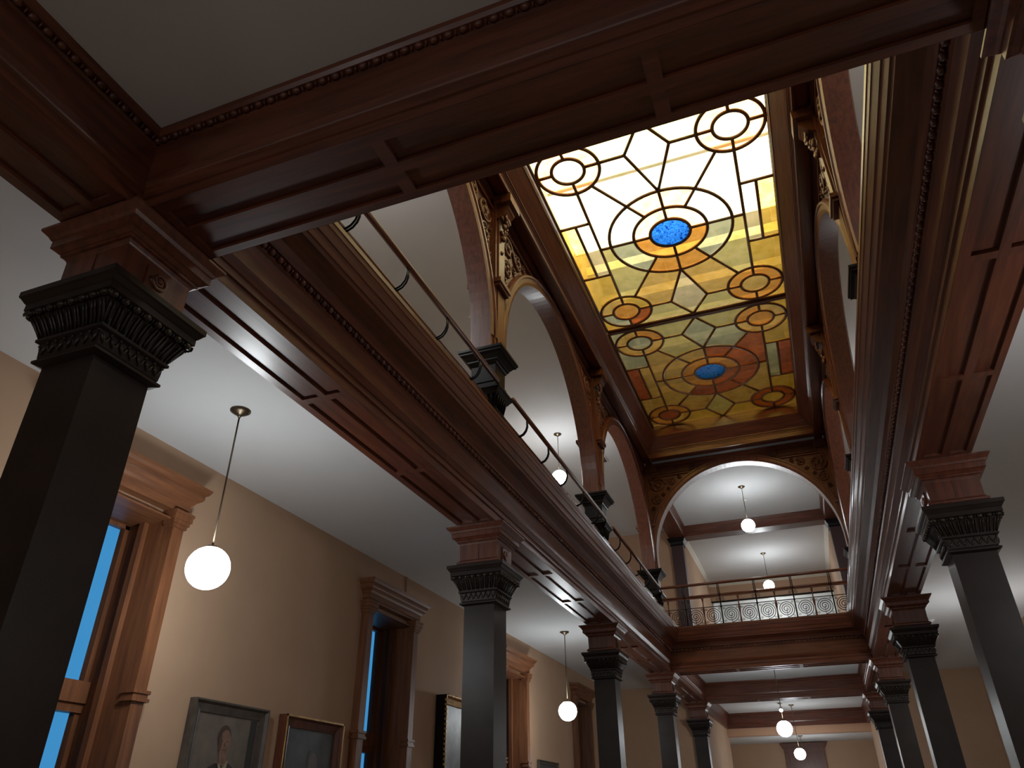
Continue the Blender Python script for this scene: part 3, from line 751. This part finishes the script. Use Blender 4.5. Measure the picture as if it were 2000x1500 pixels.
dup(g0, (-4.81, 15.77, ZC), 0, 'lit globe low in the left aisle between the second and third columns')
dup(g0, (XC, 21.3, ZC), 0, 'lit globe in the lower corridor, upper one of the two')
dup(g0, (XC, 30.2, ZC), 0, 'lit globe in the lower corridor, at the bottom edge of the picture')
dup(g0, (3.08, 15.8, ZC), 0, 'lit globe in the right aisle, hidden behind the large right column')
dup(g0, (3.08, 5.02, ZC), 0, 'lit globe in the right aisle outside the picture')
dup(g0, (XC, -4.6, ZC), 0, 'unseen lit globe added behind the viewer in the middle of the hall')  # this and the next two: unseen globes added to brighten the near bay
dup(g0, (-4.79, -5.7, ZC), 0, 'unseen lit globe added behind the viewer in the left aisle')
dup(g0, (3.08, -5.7, ZC), 0, 'unseen lit globe added behind the viewer in the right aisle')
g1 = make_globe('lit globe hanging in the left upper gallery behind the railing', 1.20, (-4.85, 16.02, ZU))
dup(g1, (XC, 21.3, ZU), 0, 'lit globe hanging in the middle of the far arch')
dup(g1, (-.79, 28.1, ZU), 0, 'lit globe seen just above the far balcony railing')
dup(g1, (-4.85, 5.3, ZU), 0, 'lit globe in the left upper gallery, hidden by the near beam')
dup(g1, (3.1, 16.0, ZU), 0, 'lit globe in the right upper gallery farther along, hidden by the cornice')
dup(g1, (3.1, 5.2, ZU), 0, 'lit globe in the right upper gallery nearest, hidden by the near beam')
dup(g0, (-.86, 34.8, 2.9), 0, 'faint globe in the end lobby, right behind the lowest corridor globe')
dup(g1, (-.8, 33.2, 8.1+.0), 0, 'unseen lit globe added beyond the opening of the upper end wall')  # added out of sight to brighten the white room

# ------------------------------------------------------------------ upper columns behind the far arch
def upper_column(label, x):
    t = thing('upper_column', label, 'column', (x, Yk[4], ZG), 0, 'columns of the upper far room'); O = t.location
    b = MB(); b.loft([(.19, 7.9), (.19, ZG)], x, Yk[4]); b.build('shaft', plain_dark, t, O)
    b = MB(); b.loft([(.29, 8.10), (.29, 8.07), (.26, 8.04), (.26, 8.01), (.22, 7.97), (.21, 7.9), (.22, 7.89), (.22, 7.87), (.19, 7.86)], x, Yk[4]); b.build('capital', BLACKI, t, O)
plain_dark = plain('dark_maroon_paint', (.045, .018, .018), .45)
upper_column('dark maroon column behind the far arch on the left', XL)
upper_column('dark maroon column behind the far arch on the right', XR)

# ------------------------------------------------------------------ paintings on the left wall
def flat(b, pts, x):
    x += .0004*len(b.f); b.add([(x, y, z) for y, z in pts], [tuple(range(len(pts)))])
def ell(cy, cz, ry, rz, n=28): return [(cy+ry*math.cos(2*PI*i/n), cz+rz*math.sin(2*PI*i/n)) for i in range(n)]
def frame(b, y0, y1, z0, z1, wd, dp, x=XWL, inner=.4):
    steps = [(0, 0), (0, dp), (wd*.15, dp), (wd*.35, dp*.7), (wd*.8, dp*.55), (wd*.85, dp*.65), (wd, dp*.6), (wd, dp*inner)]
    vs = []
    for i, d in steps:
        vs += [(x+.01+d, y0+i, z0+i), (x+.01+d, y1-i, z0+i), (x+.01+d, y1-i, z1-i), (x+.01+d, y0+i, z1-i)]
    fs = [(4*k+i, 4*k+(i+1) % 4, 4*k+4+(i+1) % 4, 4*k+4+i) for k in range(len(steps)-1) for i in range(4)]
    b.add(vs, fs[:4], False, 1); b.add(vs, fs[4:])
def paint(name, col, var=.2, sc=6): return plain(name, col, .45, 0, var, sc)
PBG = paint('portrait_backdrop_paint', (.135, .105, .082)); PSK = paint('portrait_skin_paint', (.20, .105, .066), .25, 14); PSU = paint('portrait_suit_paint', (.012, .013, .012)); PSH = paint('portrait_shirt_paint', (.32, .30, .17))
PTI = paint('portrait_tie_paint', (.03, .05, .12)); PHA = paint('portrait_hair_paint', (.05, .022, .012)); PDK = paint('portrait_shadow_paint', (.085, .04, .026))
def portrait(label, y0, y1, z1, h, wd, dp, fm, bgm, hy, hz, hr, dim=False):
    z0 = z1-h; loc = (XWL, (y0+y1)/2, z0)
    t = thing('framed_portrait', label, 'painting', loc); b = MB(); frame(b, y0, y1, z0, z1, wd, dp); b.build('frame', [fm, WZ if dim else GRY], t, loc)
    if dim:
        b = MB(); q = XWL+.01+dp
        for a0_, a1_, b0_, b1_ in ((y0, y0+.022, z0, z1), (y1-.022, y1, z0, z1), (y0, y1, z0, z0+.022), (y0, y1, z1-.022, z1)): b.box(q-.004, q+.008, a0_, a1_, b0_, b1_)
        b.build('gilt_edge', GOLD, t, loc)
    X = XWL+.01+dp*.42
    cv = MB(); flat(cv, [(y0+wd-.01, z0+wd-.01), (y1-wd+.01, z0+wd-.01), (y1-wd+.01, z1-wd+.01), (y0+wd-.01, z1-wd+.01)], X)
    c = cv.build('canvas', bgm, t, loc)
    k = .02/ .02
    def lay(name, pts_list, mt, dx):
        q = MB()
        for p in pts_list: flat(q, p, X+dx)
        q.build(name, mt, c, (loc[0], loc[1], loc[2]))
    s = hr/.105
    lay('painted_suit', [[(hy+a*s, hz+b_*s) for a, b_ in [(-.05, -.20), (-.09, -.20), (-.20, -.25), (-.25, -.32), (-.30, -.55), (-.33, -1.0), (.40, -1.0), (.37, -.5), (.33, -.32), (.24, -.25), (.12, -.19)]]], SUI if dim else PSU, .002)
    lay('painted_hair', [ell(hy-.006*s, hz+.045*s, hr*.98, hr*1.17)], DIMH if dim else PHA, .003)
    lay('painted_face', [ell(hy+.014*s, hz-.012*s, hr*.84, hr*1.30), [(hy+a*s, hz+b_*s) for a, b_ in [(-.05, -.10), (.07, -.10), (.08, -.22), (-.03, -.22)]]], DIMF if dim else PSK, .004)
    if not dim:
        lay('painted_shading', [[(hy+a*s, hz+b_*s) for a, b_ in [(-.088, .03), (-.05, .08), (-.03, .0), (-.035, -.06), (-.055, -.11), (-.075, -.08)]], ell(hy-.035*s, hz+.012*s, .016*s, .007*s), ell(hy+.045*s, hz+.012*s, .017*s, .007*s),
                                [(hy+a*s, hz+b_*s) for a, b_ in [(.0, .0), (.012, .0), (.022, -.035), (.0, -.042)]], ell(hy+.012*s, hz-.072*s, .026*s, .006*s)], PDK, .005)
        lay('painted_shirt', [[(hy+a*s, hz+b_*s) for a, b_ in [(-.055, -.19), (.02, -.24), (.10, -.16), (.09, -.26), (.04, -.42), (.0, -.32)]]], PSH, .006)
        lay('painted_tie', [[(hy+a*s, hz+b_*s) for a, b_ in [(.0, -.235), (.03, -.235), (.045, -.45), (.03, -.55), (.005, -.45)]]], PTI, .007)
        lay('painted_curtain', [[(y1-wd-.02, z0+wd), (y1-wd-.13, z0+wd), (y1-wd-.125, z1-wd-.01), (y1-wd-.02, z1-wd-.01)]], PSU, .002)
    return t
DIMF = paint('dim_face_paint', (.10, .07, .065)); DIMH = paint('dim_hair_paint', (.036, .036, .04)); SUI = paint('dim_robe_paint', (.03, .035, .04)); PBL = paint('blue_grey_backdrop_paint', (.05, .052, .058), .45, 4)
portrait('portrait of a balding man in a dark suit in a wide grey frame', 6.42, 7.62, 1.12, 1.6, .12, .09, GRY, PBG, 6.99, .74, .105)
portrait('dim blue grey portrait in a brown frame with gilt edge', 7.92, 9.17, 1.12, 1.6, .13, .11, WZ, PBL, 8.62, .62, .11, True)
t = thing('framed_painting', 'grey painting in an ornate gilt frame, half hidden behind the second left column', 'painting', (XWL, 12.9, .2)); O = t.location
b = MB(); frame(b, 12.08, 13.75, -.3, 1.86, .14, .20)
for i in range(22):
    y = 12.12+i*.075; b.ball((XWL+.19, y, 1.85+.012*math.sin(i*1.7)), (.03, .04, .022), 6, 4)
for i in range(28): b.ball((XWL+.19, 12.09, -.25+i*.075), (.03, .018, .035), 6, 4)
b.build('frame', [GOLD, BLACKI], t, O)
b = MB(); b.box(XWL+.0, XWL+.05, 12.1, 13.73, -.28, 1.84); b.build('backing_box', BLACKI, t, O)
b = MB(); flat(b, [(12.2, -.18), (13.63, -.18), (13.63, 1.74), (12.2, 1.74)], XWL+.10); cn = b.build('canvas', paint('storm_grey_paint', (.16, .16, .17), .6, 2.5), t, O)
t = thing('framed_painting', 'small thin framed picture low on the left wall under the second aisle globe', 'painting', (XWL, 17.8, .3)); O = t.location
b = MB(); frame(b, 17.2, 18.6, .0, 1.17, .08, .06); b.build('frame', [GRY, GRY], t, O)
b = MB(); flat(b, [(17.27, .07), (18.53, .07), (18.53, 1.1), (17.27, 1.1)], XWL+.035); b.build('canvas', PBL, t, O)

# ------------------------------------------------------------------ small fittings
def detector(label, x, y, z):
    b = MB(); b.lathe([(.0, 0), (.075, 0), (.075, -.02), (.06, -.035), (.03, -.04), (.03, -.055), (0, -.055)], (0, 0, 0), 20)
    o = b.build('smoke_detector', WHT); o.location = (x, y, z); tag(o, label, 'smoke detector')
detector('round smoke detector on the upper gallery ceiling, left of the near arch foot', -4.87, 10.6, ZU)
detector('small smoke detector on the far upper ceiling behind the hanging rod', -.86, 22.4, ZU)
detector('smoke detector on the right aisle ceiling beside the right columns', 2.54, 17.6, ZC)
t = thing('ceiling_vent', 'grey slatted air vent in the upper gallery ceiling, behind the last left arch', 'vent', (-4.3, 17.9, ZU-.02)); O = t.location
b = MB(); b.box(-4.55, -4.05, 17.72, 18.08, ZU-.02, ZU); b.build('frame', WHT, t, O)
b = MB()
for i in range(8): b.box(-4.51, -4.09, 17.755+i*.04, 17.775+i*.04, ZU-.035, ZU-.018)
b.build('slats', GRY, t, O)
b = MB(); b.box(XWL, XWL+.02, 10.78, 10.80, 3.13, ZC); tag(b.build('cable_cover', PLW, origin=(XWL, 10.79, 3.13)), 'thin tan cable strip running from the second window cornice up to the ceiling', 'cable cover')
t = thing('spot_light', 'small silver ceiling spotlight in the lower corridor, just above the two globes', 'spotlight', (-1.2, 29.6, ZC)); 
b = MB(); b.lathe([(.07, 0), (.07, -.03), (.02, -.04), (.02, -.16)], n=16); b.build('mount', WHT, t)
b = MB(); b.lathe([(.05, .1), (.07, .05), (.075, -.08)], (0, 0, 0), 16); R = Matrix.Rotation(-1.0, 3, 'X'); b.v = [tuple(R @ Vector(p)+Vector((0, 0, -.2))) for p in b.v]; b.build('housing', plain('brushed_silver', (.5, .5, .52), .35, .8), t)
b = MB(); b.lathe([(.0, -.082), (.06, -.082), (.06, -.085), (0, -.085)], (0, 0, 0), 16); b.v = [tuple(R @ Vector(p)+Vector((0, 0, -.2))) for p in b.v]; b.build('lens', emit('lit_spot_lens', (1, .97, .9), 12), t)

# lift everything so the floor is at z = 0
for o in list(SC.objects):
    if o.parent is None: o.location.z += ZF
